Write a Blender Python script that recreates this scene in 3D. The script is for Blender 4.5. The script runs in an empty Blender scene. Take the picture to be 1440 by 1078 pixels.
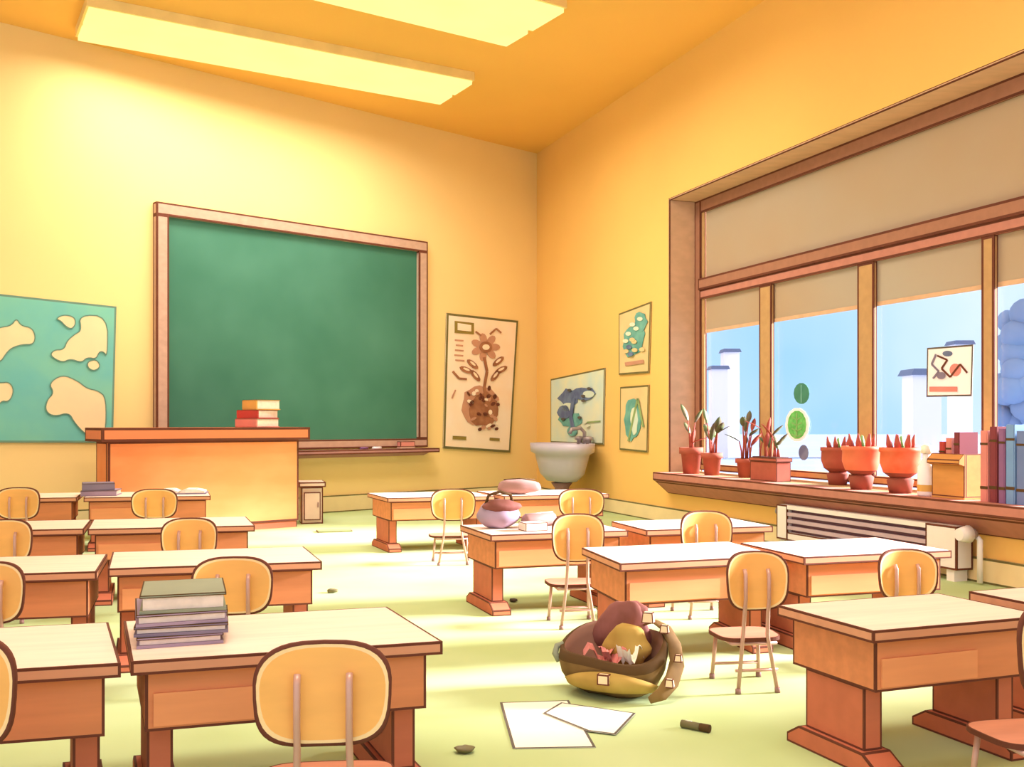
import bpy, bmesh, math, random
from mathutils import Vector, Matrix
PI = math.pi
R = math.radians
col = bpy.context.scene.collection
F, H, HOR = 1400.0, 1.6, 594.0          # focal length in pixels, eye height, horizon row

# ------------------------------------------------------------------ materials
def lin(c):
    return tuple(((v/255)/12.92 if v/255 <= 0.04045 else ((v/255+0.055)/1.055)**2.4) for v in c)

def mat(name, rgb, rough=0.75, var=0.05, scale=3.0, spec=0.2, grain=0, rgb2=None, metal=0.0):
    m = bpy.data.materials.new(name); m.use_nodes = True
    nt = m.node_tree; b = nt.nodes['Principled BSDF']
    b.inputs['Roughness'].default_value = rough
    b.inputs['Specular IOR Level'].default_value = spec
    b.inputs['Metallic'].default_value = metal
    c = lin(rgb); c2 = lin(rgb2) if rgb2 else tuple(v*(1-var*2.2) for v in c)
    tc = nt.nodes.new('ShaderNodeTexCoord')
    mp = nt.nodes.new('ShaderNodeMapping')
    if grain: mp.inputs['Scale'].default_value = (1.2, grain, grain)
    n = nt.nodes.new('ShaderNodeTexNoise'); n.inputs['Scale'].default_value = scale
    n.inputs['Detail'].default_value = 3
    r = nt.nodes.new('ShaderNodeValToRGB')
    r.color_ramp.elements[0].position = 0.35; r.color_ramp.elements[1].position = 0.68
    r.color_ramp.elements[0].color = (*c2, 1); r.color_ramp.elements[1].color = (*c, 1)
    nt.links.new(tc.outputs['Object'], mp.inputs['Vector'])
    nt.links.new(mp.outputs['Vector'], n.inputs['Vector'])
    nt.links.new(n.outputs['Fac'], r.inputs['Fac'])
    nt.links.new(r.outputs['Color'], b.inputs['Base Color'])
    return m

M = {}
M['edge'] = mat('dark_edge', (112, 62, 44), var=.1)
M['edge_soft'] = mat('olive_edge', (120, 112, 66), var=.1)
M['edge_grey'] = mat('grey_edge', (104, 96, 84), var=.1)
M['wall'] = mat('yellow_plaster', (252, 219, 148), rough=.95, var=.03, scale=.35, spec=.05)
M['wall_shade'] = mat('backlit_yellow_plaster', (250, 200, 114), rough=.95, var=.03, scale=.35, spec=.05)  # same paint as the board wall, its backlit shade put into the colour
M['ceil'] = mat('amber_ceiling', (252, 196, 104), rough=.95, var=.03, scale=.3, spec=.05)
M['floor'] = mat('green_lino', (194, 210, 156), rough=.85, var=.04, scale=.6, rgb2=(178, 198, 134), spec=.1)
M['base'] = mat('baseboard_paint', (244, 222, 168), var=.03)
M['top'] = mat('pale_desk_top', (255, 224, 200), rough=.6, grain=14, scale=1.4, var=.05)
M['body'] = mat('orange_desk_wood', (228, 146, 96), rough=.7, grain=12, scale=1.2, var=.07)
M['slabedge'] = mat('desk_slab_edge', (222, 158, 120), rough=.7, grain=10, scale=1.2)
M['panel'] = mat('lit_desk_front', (242, 162, 108), rough=.7, grain=12, scale=1.2, var=.05)  # paler desk wood for the lit part of the desk fronts
M['leg'] = mat('red_brown_leg', (206, 118, 84), rough=.7, grain=6, scale=1.5)
M['ply'] = mat('orange_plywood', (255, 190, 104), rough=.55, grain=5, scale=2.0, var=.05)
M['plyrim'] = mat('pale_plywood_rim', (255, 220, 160), rough=.6)
M['tube'] = mat('mauve_steel', (205, 160, 140), rough=.35, spec=.5, var=.03, metal=.15)
M['seat'] = mat('brown_plywood_seat', (206, 140, 110), rough=.6, grain=5)
M['teach'] = mat('bright_orange_wood', (250, 164, 104), rough=.55, grain=3, scale=.7, rgb2=(244, 146, 84))
M['teachtop'] = mat('red_orange_wood', (240, 140, 92), rough=.5, grain=4, scale=.8)
M['boardframe'] = mat('mauve_wood_frame', (202, 166, 142), rough=.7, grain=4)
M['board'] = mat('green_chalkboard', (84, 138, 114), rough=.8, scale=.55, rgb2=(64, 118, 94), spec=.15)
M['tray'] = mat('plum_tray', (186, 134, 128), rough=.7)
M['teal'] = mat('map_sea', (108, 186, 180), scale=1.2, rgb2=(128, 198, 172))
M['land'] = mat('map_land', (250, 214, 166), scale=1.5, rgb2=(228, 222, 170))
M['maproll'] = mat('map_edging', (112, 150, 128))
M['cream'] = mat('cream_paper', (252, 232, 206), scale=1.5, rgb2=(252, 222, 186))
M['brownink'] = mat('brown_ink', (176, 120, 84), scale=6, rgb2=(150, 96, 66))
M['roseink'] = mat('rose_brown_ink', (206, 150, 118), scale=6)
M['oliveink'] = mat('olive_ink', (150, 128, 60))
M['mint'] = mat('mint_paper', (206, 224, 208), scale=2, rgb2=(228, 228, 190))
M['blueink'] = mat('slate_blue_ink', (116, 134, 158), scale=5, rgb2=(94, 104, 136))
M['tealink'] = mat('teal_ink', (124, 184, 164), scale=5, rgb2=(98, 158, 146))
M['greenink'] = mat('green_ink', (150, 172, 112), scale=5)
M['tan'] = mat('tan_paper', (236, 206, 146), scale=2)
M['sink'] = mat('grey_white_ceramic', (198, 188, 198), rough=.35, spec=.5, var=.02)
M['metal'] = mat('dull_metal', (176, 164, 160), rough=.4, metal=.4)
M['reveal'] = mat('tan_window_reveal', (222, 182, 144), rough=.8, grain=3)
M['frame'] = mat('brown_window_wood', (170, 120, 94), rough=.7, grain=3)
M['mull'] = mat('ochre_window_wood', (196, 156, 104), rough=.7, grain=3)
M['sill'] = mat('plum_brown_sill', (196, 132, 112), rough=.7, grain=3)
M['terra'] = mat('terracotta', (178, 94, 72), rough=.8, scale=8)
M['redpot'] = mat('red_glaze', (236, 88, 46), rough=.5, scale=4, rgb2=(240, 122, 84))
M['redpot2'] = mat('orange_glaze', (244, 130, 92), rough=.5, scale=4)
M['bookblue2'] = mat('grey_blue_cover', (112, 132, 178))
M['palecab'] = mat('pale_pink_cabinet', (232, 204, 184))
M['darkpot'] = mat('dark_clay', (150, 78, 60), rough=.8)
M['soil'] = mat('soil', (90, 60, 45), rough=.95)
M['leaf'] = mat('dusky_leaf', (96, 118, 72), rough=.6, scale=6, rgb2=(110, 92, 74))
M['leaf2'] = mat('light_leaf', (132, 184, 110), rough=.6, scale=6)
M['leafred'] = mat('rusty_leaf', (176, 84, 66), rough=.6, scale=6)
M['sticker'] = mat('bright_green_paper', (120, 206, 110), scale=14, rgb2=(88, 176, 84))
M['sticker2'] = mat('deep_green_paper', (74, 138, 112), scale=8)
M['white'] = mat('white_paint', (250, 246, 244), rough=.6, var=.01)
M['rad'] = mat('radiator_white', (244, 236, 226), rough=.5, var=.02)
M['raddark'] = mat('radiator_mauve_slot', (140, 104, 112), rough=.7)
M['radslat'] = mat('radiator_slat', (206, 180, 186), rough=.5)
M['wicker'] = mat('tan_cardboard', (214, 150, 80), rough=.8, grain=5)
M['bookred'] = mat('red_cover', (190, 70, 62)); M['bookmar'] = mat('maroon_cover', (132, 62, 66))
M['bookpur'] = mat('purple_cover', (142, 100, 140)); M['bookblue'] = mat('blue_cover', (122, 160, 204))
M['bookpink'] = mat('pink_cover', (222, 140, 128)); M['bookgrey'] = mat('grey_green_cover', (150, 156, 130))
M['bookslate'] = mat('slate_cover', (134, 124, 142)); M['booklav'] = mat('lavender_cover', (172, 152, 170))
M['bookochre'] = mat('ochre_cover', (226, 176, 92)); M['pages'] = mat('page_edges', (250, 234, 214), scale=20)
M['pagegrey'] = mat('page_lines', (214, 200, 180))
M['paper'] = mat('sheet_paper', (250, 246, 222), var=.01)
M['bagout'] = mat('olive_brown_leather', (138, 108, 62), rough=.8, scale=5, rgb2=(108, 82, 44))
M['bagin'] = mat('mauve_lining', (148, 108, 88), rough=.9)
M['bagpocket'] = mat('ochre_leather', (194, 162, 84), rough=.8, scale=4, rgb2=(170, 138, 66))
M['bagflap'] = mat('plum_leather', (150, 96, 88), rough=.8, scale=5, rgb2=(122, 74, 62))
M['bagtrim'] = mat('dark_bag_seam', (92, 68, 38), rough=.9)
M['buckle'] = mat('cream_patch', (252, 222, 176))
M['pen'] = mat('grey_olive_plastic', (120, 112, 74), rough=.5)
M['lamphouse'] = mat('pale_lamp_housing', (255, 226, 150), rough=.6)
M['darkmauve'] = mat('mauve_clay', (160, 122, 114), rough=.6)
M['hat'] = mat('slate_roof', (120, 130, 150))
M['cloud'] = mat('grey_blue_foliage', (120, 142, 168), rough=1, scale=.1, rgb2=(140, 164, 190))
M['ground'] = mat('pale_paving', (118, 134, 160), rough=1, scale=.05)

def emit(name, rgb, s):
    m = bpy.data.materials.new(name); m.use_nodes = True
    nt = m.node_tree; nt.nodes.clear()
    o = nt.nodes.new('ShaderNodeOutputMaterial'); e = nt.nodes.new('ShaderNodeEmission')
    n = nt.nodes.new('ShaderNodeTexNoise'); n.inputs['Scale'].default_value = 1.2
    tc = nt.nodes.new('ShaderNodeTexCoord'); r = nt.nodes.new('ShaderNodeValToRGB')
    c = lin(rgb)
    r.color_ramp.elements[0].color = (c[0], c[1]*.96, c[2]*.8, 1); r.color_ramp.elements[1].color = (*c, 1)
    nt.links.new(tc.outputs['Object'], n.inputs['Vector']); nt.links.new(n.outputs['Fac'], r.inputs['Fac'])
    nt.links.new(r.outputs['Color'], e.inputs['Color']); e.inputs['Strength'].default_value = s
    nt.links.new(e.outputs[0], o.inputs['Surface'])
    return m
M['lamp'] = emit('lamp_diffuser', (255, 238, 150), 1.05)

def glass():
    m = bpy.data.materials.new('window_glass'); m.use_nodes = True
    nt = m.node_tree; nt.nodes.clear()
    o = nt.nodes.new('ShaderNodeOutputMaterial'); t = nt.nodes.new('ShaderNodeBsdfTransparent')
    g = nt.nodes.new('ShaderNodeBsdfGlossy'); g.inputs['Roughness'].default_value = .05
    t.inputs['Color'].default_value = (.97, .985, 1, 1)
    mx = nt.nodes.new('ShaderNodeMixShader'); mx.inputs[0].default_value = .015
    nt.links.new(t.outputs[0], mx.inputs[1]); nt.links.new(g.outputs[0], mx.inputs[2])
    nt.links.new(mx.outputs[0], o.inputs['Surface'])
    return m
M['glass'] = glass()

def blindmat():
    m = mat('beige_blind', (184, 176, 156), rough=.9, scale=.25, rgb2=(186, 160, 126))
    nt = m.node_tree; b = nt.nodes['Principled BSDF']; out = nt.nodes['Material Output']
    t = nt.nodes.new('ShaderNodeBsdfTranslucent'); t.inputs['Color'].default_value = (*lin((190, 160, 130)), 1)
    mx = nt.nodes.new('ShaderNodeMixShader'); mx.inputs[0].default_value = .14
    nt.links.new(b.outputs[0], mx.inputs[1]); nt.links.new(t.outputs[0], mx.inputs[2])
    nt.links.new(mx.outputs[0], out.inputs['Surface'])
    return m
M['blind'] = blindmat()

# ------------------------------------------------------------------ mesh builder
class MB:
    def __init__(s): s.v = []; s.f = []
    def face(s, idx, m='edge', sm=False, w=0): s.f.append((list(idx), m, sm, w))
    def box(s, x0, x1, y0, y1, z0, z1, m, w=0, topm=None, taper=0):
        n = len(s.v); t = taper
        s.v += [(x0,y0,z0),(x1,y0,z0),(x1,y1,z0),(x0,y1,z0),(x0+t,y0+t,z1),(x1-t,y0+t,z1),(x1-t,y1-t,z1),(x0+t,y1-t,z1)]
        for q, mm in (((0,3,2,1),m),((4,5,6,7),topm or m),((0,1,5,4),m),((1,2,6,5),m),((2,3,7,6),m),((3,0,4,7),m)):
            s.face([n+i for i in q], mm, False, w)
    def extr(s, poly, a0, a1, axis, m, w=0, sidem=None):
        """extrude a 2D polygon along an axis: 'x' poly=(y,z), 'y' poly=(x,z), 'z' poly=(x,y)"""
        n = len(s.v); k = len(poly)
        for a in (a0, a1):
            for p, q in poly:
                s.v.append({'x': (a,p,q), 'y': (p,a,q), 'z': (p,q,a)}[axis])
        s.face([n+i for i in range(k)][::-1], m, False, w); s.face([n+k+i for i in range(k)], m, False, w)
        for i in range(k):
            j = (i+1) % k
            s.face([n+i, n+j, n+k+j, n+k+i], sidem or m, False, w)
    def tube(s, pts, r, m, n=10, closed=False, flat=1.0):
        pts = [Vector(p) for p in pts]; rings = []; L = len(pts); up = None
        for i, p in enumerate(pts):
            if closed: t = pts[(i+1) % L] - pts[i-1]
            else: t = pts[min(i+1, L-1)] - pts[max(i-1, 0)]
            t.normalize()
            if up is None: up = Vector((0,0,1)) if abs(t.z) < .9 else Vector((0,1,0))
            a = t.cross(up).normalized(); b = a.cross(t).normalized(); up = b
            rr = r[i] if isinstance(r, (list, tuple)) else r
            base = len(s.v)
            for k in range(n):
                th = 2*PI*k/n
                s.v.append(tuple(p + a*math.cos(th)*rr + b*math.sin(th)*rr*flat))
            rings.append(base)
        for i in range(L if closed else L-1):
            A, B = rings[i], rings[(i+1) % L]
            for k in range(n):
                j = (k+1) % n
                s.face([A+k, A+j, B+j, B+k], m, True)
        if not closed:
            s.face([rings[0]+k for k in range(n)][::-1], m); s.face([rings[-1]+k for k in range(n)], m)
    def lathe(s, prof, m, n=28, cx=0, cy=0, cap=True, sy=1.0, mats=None):
        rings = []
        for r, z in prof:
            rings.append(len(s.v))
            for k in range(n):
                th = 2*PI*k/n; s.v.append((cx+r*math.cos(th), cy+sy*r*math.sin(th), z))
        for i in range(len(prof)-1):
            for k in range(n):
                j = (k+1) % n
                s.face([rings[i]+k, rings[i]+j, rings[i+1]+j, rings[i+1]+k], mats[i] if mats else m, True)
        if cap:
            s.face([rings[0]+k for k in range(n)][::-1], mats[0] if mats else m); s.face([rings[-1]+k for k in range(n)], mats[-1] if mats else m)
    def blob(s, c, r, m, nu=20, nv=12, fn=None):
        n = len(s.v)
        for j in range(1, nv):
            ph = PI*j/nv
            for i in range(nu):
                th = 2*PI*i/nu
                d = Vector((math.sin(ph)*math.cos(th), math.sin(ph)*math.sin(th), math.cos(ph)))
                k = fn(d) if fn else 1
                s.v.append((c[0]+d.x*r[0]*k, c[1]+d.y*r[1]*k, c[2]+d.z*r[2]*k))
        kt = fn(Vector((0,0,1))) if fn else 1; kb = fn(Vector((0,0,-1))) if fn else 1
        s.v.append((c[0], c[1], c[2]+r[2]*kt)); s.v.append((c[0], c[1], c[2]-r[2]*kb)); T = len(s.v)-2; B = T+1
        for j in range(nv-2):
            for i in range(nu):
                k = (i+1) % nu
                s.face([n+j*nu+i, n+(j+1)*nu+i, n+(j+1)*nu+k, n+j*nu+k], m, True)
        for i in range(nu):
            k = (i+1) % nu
            s.face([T, n+i, n+k], m, True); s.face([B, n+(nv-2)*nu+k, n+(nv-2)*nu+i], m, True)
    def xf(s, fn): s.v = [tuple(fn(Vector(p))) for p in s.v]; return s
    def build(s, name, parent=None, loc=(0,0,0), edge='edge', rz=0):
        names = []
        for _, m, _, _ in s.f:
            if m not in names: names.append(m)
        anyw = any(q[3] > 0 for q in s.f)
        if anyw and edge not in names: names.append(edge)
        bm = bmesh.new(); vs = [bm.verts.new(p) for p in s.v]; todo = []
        for idx, m, sm, w in s.f:
            try: fc = bm.faces.new([vs[i] for i in idx])
            except ValueError: continue
            fc.material_index = names.index(m); fc.smooth = sm
            if w > 0: todo.append((fc, w))
        bm.normal_update()
        bmesh.ops.recalc_face_normals(bm, faces=bm.faces[:])
        for fc, w in todo:
            ml = min(e.calc_length() for e in fc.edges)
            ww = min(w, ml*.3) if len(fc.verts) <= 6 else w
            if ww < .0012: continue
            r = bmesh.ops.inset_individual(bm, faces=[fc], thickness=ww, use_even_offset=True)
            for nf in r['faces']: nf.material_index = names.index(edge); nf.smooth = False
        me = bpy.data.meshes.new(name); bm.to_mesh(me); bm.free()
        for n_ in names: me.materials.append(M[n_])
        o = bpy.data.objects.new(name, me); col.objects.link(o); o.location = loc; o.rotation_euler = (0, 0, rz)
        if parent: o.parent = parent
        return o

def tag(o, label=None, cat=None, group=None, kind=None):
    if label: o['label'] = label
    if cat: o['category'] = cat
    if group: o['group'] = group
    if kind: o['kind'] = kind
    return o
def empty(name, loc=(0,0,0), rz=0, **k):
    o = bpy.data.objects.new(name, None); col.objects.link(o); o.location = loc; o.rotation_euler = (0,0,rz)
    o.empty_display_size = .1
    return tag(o, **k)
def G(px, py, z=0.0):
    d = F*(H-z)/(py-HOR); return Vector(((px-720)/F*d, d, z))
def RAY(px, d, z=0.0): return Vector(((px-720)/F*d, d, z))

# ------------------------------------------------------------------ room planes
CORNER = Vector((0.527, 21.1, 0))
WD = Vector((.3523, -.9359, 0))          # along the window wall, towards the camera
WN = Vector((.9359, .3523, 0))           # outwards through the window wall
FD = Vector((-.7485, -.6631, 0))         # along the board wall, towards the left
FN = Vector((.6631, -.7485, 0)) * -1     # outwards through the board wall
class Wall:
    def __init__(s, o, d, n, sign): s.o, s.d, s.n = o, d, n
    def s_of(s, px, off=0.0):
        k = (px-720)/F; o = s.o + s.n*off
        return (k*o.y - o.x)/(s.d.x - k*s.d.y)
    def uz(s, px, py, off=0.0):
        t = s.s_of(px, off); p = s.o + s.n*off + s.d*t
        return t, H + (HOR-py)*p.y/F
    def P(s, t, off, z): return s.o + s.d*t + s.n*off + Vector((0,0,z))
WW = Wall(CORNER, WD, WN, 1); FW = Wall(CORNER, FD, FN, 1)
def wallxf(W):      # builder coordinates: x = along the wall, y = outward offset, z = up
    return lambda p: W.P(p.x, p.y, p.z)
CEIL = 7.3

# floor, ceiling
b = MB()
A = WW.P(21.5, .7, 0); C0 = CORNER + FN*.3 + WN*.7; Lf = FW.P(21, .3, 0)
poly = [(-14, -1.5), (A.x, -1.5), (A.x, A.y), (C0.x, C0.y+.6), (Lf.x, Lf.y)]
b.extr(poly, -.12, 0, 'z', 'floor'); tag(b.build('floor'), kind='structure')
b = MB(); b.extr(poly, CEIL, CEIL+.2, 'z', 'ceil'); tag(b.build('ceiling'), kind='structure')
b = MB(); b.box(-.3, 21, 0, .3, 0, CEIL, 'wall'); b.xf(wallxf(FW)); tag(b.build('wall_front'), kind='structure')
b = MB(); b.box(.03, 20.5, -.04, -.001, 0, .3, 'base', w=.02); b.xf(wallxf(FW)); tag(b.build('baseboard_front', edge='edge_soft'), kind='structure')

# window wall with its opening
S0, _ = WW.uz(940, 600); S1 = 15.6
ZS, ZT = .80, 5.17
b = MB()
b.box(-.35, S0, 0, .62, 0, CEIL, 'wall_shade'); b.box(S0, S1, 0, .62, 0, ZS, 'wall_shade')
b.box(S0, S1, 0, .62, ZT, CEIL, 'wall_shade'); b.box(S1, 21.5, 0, .62, 0, CEIL, 'wall_shade')
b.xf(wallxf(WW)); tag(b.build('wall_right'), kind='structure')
b = MB(); b.box(.05, 21.4, -.04, -.001, 0, .25, 'base', w=.02); b.xf(wallxf(WW)); tag(b.build('baseboard_right', edge='edge_soft'), kind='structure')

OF = .46   # front face of the window frame
win = empty('window_1', WW.P(S0, .5, ZS), kind='structure')
def wpart(bld, name, edge='edge'):
    o = bld.xf(wallxf(WW)).build(name, edge=edge); o.parent = win; o.matrix_parent_inverse = Matrix.Translation(-win.location); return o
b = MB()   # reveal lining
b.box(S0+.001, S0+.03, .0, .60, ZS, ZT-.001, 'reveal', w=.02); b.box(S0+.03, S1-.001, .0, .60, ZT-.03, ZT-.001, 'reveal', w=.03)
b.box(S1-.03, S1-.001, 0, .60, ZS, ZT-.03, 'reveal'); wpart(b, 'reveal_lining')
sF = WW.s_of(978, OF); sF2 = WW.s_of(1000, OF)
S0i = S0+.031; ZTi = ZT-.031
ztr = WW.uz(1100, 377, OF)[1]            # transom
ztr2 = WW.uz(1100, 397, OF)[1]
ztl = WW.uz(1215, 352, OF)[1]
fw_ = .20
b = MB()
b.box(S0i, S0i+.17, OF, OF+.12, ZS+.05, ZTi, 'frame', w=.025)
b.box(S0i+.17, S0i+.24, OF+.03, OF+.05, ZS+.15, ZTi-.2, 'mull')
b.box(S0i+.17, S1-.03, OF, OF+.05, ZTi-.2, ZTi, 'frame', w=.025)
b.box(S0i+.17, S1-.03, OF, OF+.12, ZS+.05, ZS+.15, 'mull', w=.02)
wpart(b, 'window_frame')
b = MB()
b.box(S0i+.17, S1-.03, OF-.04, OF+.05, ztr-.04, ztr+.14, 'frame', w=.03)
b.box(S0i+.17, S1-.03, OF-.01, OF+.05, ztr-.18, ztr-.04, 'sill', w=.025)
wpart(b, 'transom')
mulls = []
for i, (px, wd_) in enumerate(((1076, 17), (1217, 23), (1389, 18))):
    a = WW.s_of(px-wd_/2, OF); c = WW.s_of(px+wd_/2, OF); mulls.append((a, c))
g1 = mulls[2][1] + 1.4; mulls += [(g1, g1+.15)]
for a, c in mulls:
    b = MB(); b.box(a, c, OF, OF+.05, ZS+.15, ztr-.18, 'mull', w=.03); wpart(b, 'mullion')
edges = [S0i+.17] + [v for ac in mulls for v in ac] + [S1-.03]
for i in range(0, len(edges), 2):
    b = MB(); b.box(edges[i], edges[i+1], OF+.10, OF+.108, ZS+.15, ztr-.18, 'glass'); wpart(b, 'pane')
b = MB(); b.box(S0i+.17, S1-.03, OF+.105, OF+.113, ztr+.14, ZTi-.2, 'glass'); wpart(b, 'pane')
# sill: a deep board with a fascia that slopes back to the wall
b = MB()
s_l = WW.s_of(922, -.25)
b.extr([(-.30, ZS+.02), (-.30, ZS-.10), (-.25, ZS-.13), (-.02, ZS-.32), (-.001, ZS-.32), (-.001, ZS+.02)], s_l, S1+.3, 'x', 'sill', w=.02)
b.box(S0i, S1-.03, 0, .56, ZS+.001, ZS+.02, 'mull', w=0)
wpart(b, 'window_sill')
SZ = ZS+.021
# roller blind behind the bars
zb = WW.uz(1140, 441, OF+.14)[1]
b = MB()
k = 1; s0, s1 = S0i+.243, S1-.04
for i in range(k):
    a = s0+(s1-s0)*i/k; c = s0+(s1-s0)*(i+1)/k
    b.box(a, c, OF+.062, OF+.072, zb, ZTi-.02, 'blind')
b.box(s0, s1, OF+.055, OF+.079, zb-.05, zb, 'reveal')
o = b.xf(wallxf(WW)).build('roller_blind')
tag(o, 'wide beige roller blind drawn down over the upper part of the window', 'blind')

# outdoors
b = MB(); b.box(20, 700, -100, 900, -9.3, -9, 'ground'); tag(b.build('ground'), kind='structure')
def tower(name, px0, px1, ytop, d, label):
    x0 = (px0-720)/F*d; x1 = (px1-720)/F*d; zt = H+(HOR-ytop)*d/F; w = x1-x0
    t = empty(name, (x0+w/2, d, -9), label=label, cat='building', group=None)
    b = MB(); b.box(-w/2, w/2, 0, w, 0, zt+9, 'white'); b.build('tower_body', t)
    b = MB(); b.extr([(-w*.62, zt+9), (w*.62, zt+9), (w*.5, zt+9+w*.22), (-w*.5, zt+9+w*.22)], -w*.12, w*1.12, 'y', 'hat'); b.build('roof', t)
tower('apartment_tower', 1001, 1024, 519, 300, 'shorter white tower outside, at the far left pane of the window')
tower('apartment_tower', 1018, 1040, 495, 306, 'taller slim white tower just behind the shorter one, left pane')
tower('apartment_tower', 1284, 1324, 527, 300, 'broad white tower outside, behind the drawing taped to the glass')
tower('apartment_tower', 1343, 1368, 484, 306, 'tall white tower outside, top right of the taped drawing')
rnd = random.Random(5)
t = empty('distant_tree', (0, 0, 0), label='hazy blue-grey treetop outside the right end of the window', cat='tree')
X = RAY(1452, 90); t.location = (X.x, X.y, -9)
b = MB()
for i in range(60):
    b.blob((rnd.uniform(-2.4, 3.5), rnd.uniform(-2, 2), rnd.uniform(11, 20.5)), [rnd.uniform(.7, 1.5)]*3, 'cloud', 12, 8)
b.build('crown', t)
b = MB(); b.tube([(0,0,0), (.2,0,6), (0,0,12)], [.6,.5,.3], 'soil'); b.build('trunk', t)

# ------------------------------------------------------------------ ceiling lamps
def lamp_fixture(pa, pb, wvec, label):
    a = G(pa[0], pa[1], CEIL); c = G(pb[0], pb[1], CEIL); d = (c-a); L = d.length; d.normalize()
    n = Vector((d.y, -d.x, 0)); ang = math.atan2(d.y, d.x)
    t = empty('ceiling_lamp', (a.x, a.y, CEIL), ang, label=label, cat='ceiling lamp', group=None)
    w = wvec
    b = MB(); b.box(0, L, -w, 0, -.14, -.002, 'lamphouse'); b.build('housing', t)
    b = MB(); b.box(.03, L-.03, -w*.40, -.03, -.20, -.141, 'lamp', taper=0); b.build('diffuser', t)
    b = MB(); b.box(.03, L-.03, -w+.03, -w*.48, -.20, -.141, 'lamp'); b.build('diffuser', t)
    return a, d, n, L, w
def area_light(name, loc, rot, sx, sy, power, colr):
    l = bpy.data.lights.new(name, 'AREA'); l.shape = 'RECTANGLE'; l.size = sx; l.size_y = sy; l.energy = power; l.color = colr; l.spread = R(172)
    o = bpy.data.objects.new(name, l); col.objects.link(o); o.location = loc; o.rotation_euler = rot; return o
for (pa, pb, w, lab, pw) in (((106, 38), (620, 132), 1.25, 'long pale ceiling lamp nearest the chalkboard wall', 215),
                         ((300, -55), (713, 48), 1.5, 'ceiling lamp cut by the top edge of the picture', 215)):
    a, d, n, L, w = lamp_fixture(pa, pb, w, lab)
    c = a + d*L/2 + n*w/2
    area_light('ceiling_lamp_light', (c.x, c.y, CEIL-.24), (0, 0, math.atan2(d.y, d.x)), L, w, pw, (1, .91, .87))

t = empty('ceiling_lamp', (-2.6, 3.6, CEIL), R(30), label='added fill lamp over the foreground desks, unseen above the picture frame', cat='ceiling lamp')  # unseen lamp, added to brighten the near desk tops
b = MB(); b.box(0, 5.5, -1.4, 0, -.14, -.002, 'lamphouse'); b.build('housing', t)
b = MB(); b.box(.03, 5.47, -1.37, -.03, -.20, -.141, 'lamp'); b.build('diffuser', t)
cA = t.location + Matrix.Rotation(R(30), 3, 'Z') @ Vector((2.75, -.7, -.24))
area_light('ceiling_lamp_light', cA, (0, 0, R(30)), 5.5, 1.4, 235, (1, .91, .87))  # fill light of the added lamp

# ------------------------------------------------------------------ flat graphics on panels
class Flat:
    """thin layered shapes lying on a wall; all given in photo pixels and laid onto the wall's own plane"""
    def __init__(s, W, off): s.W, s.off, s.b = W, off, MB()
    def poly(s, pts, m, layer, edge=0, thick=.006, edm=None):
        q = [s.W.uz(x, y, s.off) for x, y in pts]
        y1 = -layer*.006; 
        s.b.extr([(u, z) for u, z in q], y1, y1-thick, 'y', m, w=edge)
    def line(s, pts, wpx, m, layer):
        for (x0, y0), (x1, y1) in zip(pts, pts[1:]):
            dx, dy = x1-x0, y1-y0; L = math.hypot(dx, dy) or 1; nx, ny = -dy/L*wpx/2, dx/L*wpx/2
            s.poly([(x0+nx, y0+ny), (x1+nx, y1+ny), (x1-nx, y1-ny), (x0-nx, y0-ny)], m, layer, thick=.004)
    def oval(s, cx, cy, rx, ry, m, layer, n=14, rot=0, wob=0, rnd=None, **k):
        pts = []
        for i in range(n):
            a = 2*PI*i/n; r = 1 + (rnd.uniform(-wob, wob) if rnd else 0)
            x, y = rx*r*math.cos(a), ry*r*math.sin(a)
            pts.append((cx+x*math.cos(rot)-y*math.sin(rot), cy+x*math.sin(rot)+y*math.cos(rot)))
        s.poly(pts, m, layer, **k)
    def done(s, name, label=None, cat=None, parent=None, edge='edge', group=None):
        s.b.xf(lambda p: s.W.P(p.x, s.off+p.y, p.z))
        vs = [Vector(v) for v in s.b.v]; c = sum(vs, Vector())/len(vs)
        s.b.v = [tuple(v-c) for v in vs]
        o = s.b.build(name, edge=edge, loc=c)
        if parent:
            o.parent = parent; o.matrix_parent_inverse = Matrix.Translation(-parent.location)
        return tag(o, label, cat, group)

# world map
t = empty('world_map', FW.P(FW.s_of(80), -.02, 1.4), label='teal wall map with pale yellow continents, left of the chalkboard', cat='map')
f = Flat(FW, -.005)
f.poly([(-70, 406), (163, 431), (158, 622), (-70, 622)], 'teal', 1, edge=.03, thick=.02)
f.done('map_sheet', parent=t, edge='maproll')
def cc(p): return [(x/3.85, 380+y/3.85) for x, y in p]
f = Flat(FW, -.03)
lands = [
 [(-150,300),(-40,330),(0,308),(60,300),(88,258),(112,300),(172,310),(192,360),(178,402),(120,400),(60,420),(30,452),(0,500),(-60,480),(-160,430)],
 [(-90,600),(0,610),(50,603),(76,650),(50,712),(0,704),(-40,800),(-90,760)],
 [(425,242),(582,246),(580,470),(560,440),(535,440),(520,480),(470,470),(440,500),(380,478),(335,500),(268,462),(290,430),(345,430),(362,380),(405,345),(440,325)],
 [(300,262),(340,240),(400,250),(410,290),(385,320),(350,300),(330,275)],
 [(262,612),(335,562),(420,598),(470,640),(530,650),(575,690),(570,900),(520,915),(455,882),(402,825),(372,768),(292,792),(243,762),(252,702),(292,662)],
 [(470,495),(520,480),(545,520),(510,545),(475,530)]]
def smooth(p, it=2):
    for _ in range(it):
        q = []
        for i in range(len(p)):
            a, c = p[i], p[(i+1) % len(p)]
            q += [(a[0]*.75+c[0]*.25, a[1]*.75+c[1]*.25), (a[0]*.25+c[0]*.75, a[1]*.25+c[1]*.75)]
        p = q
    return p
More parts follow.
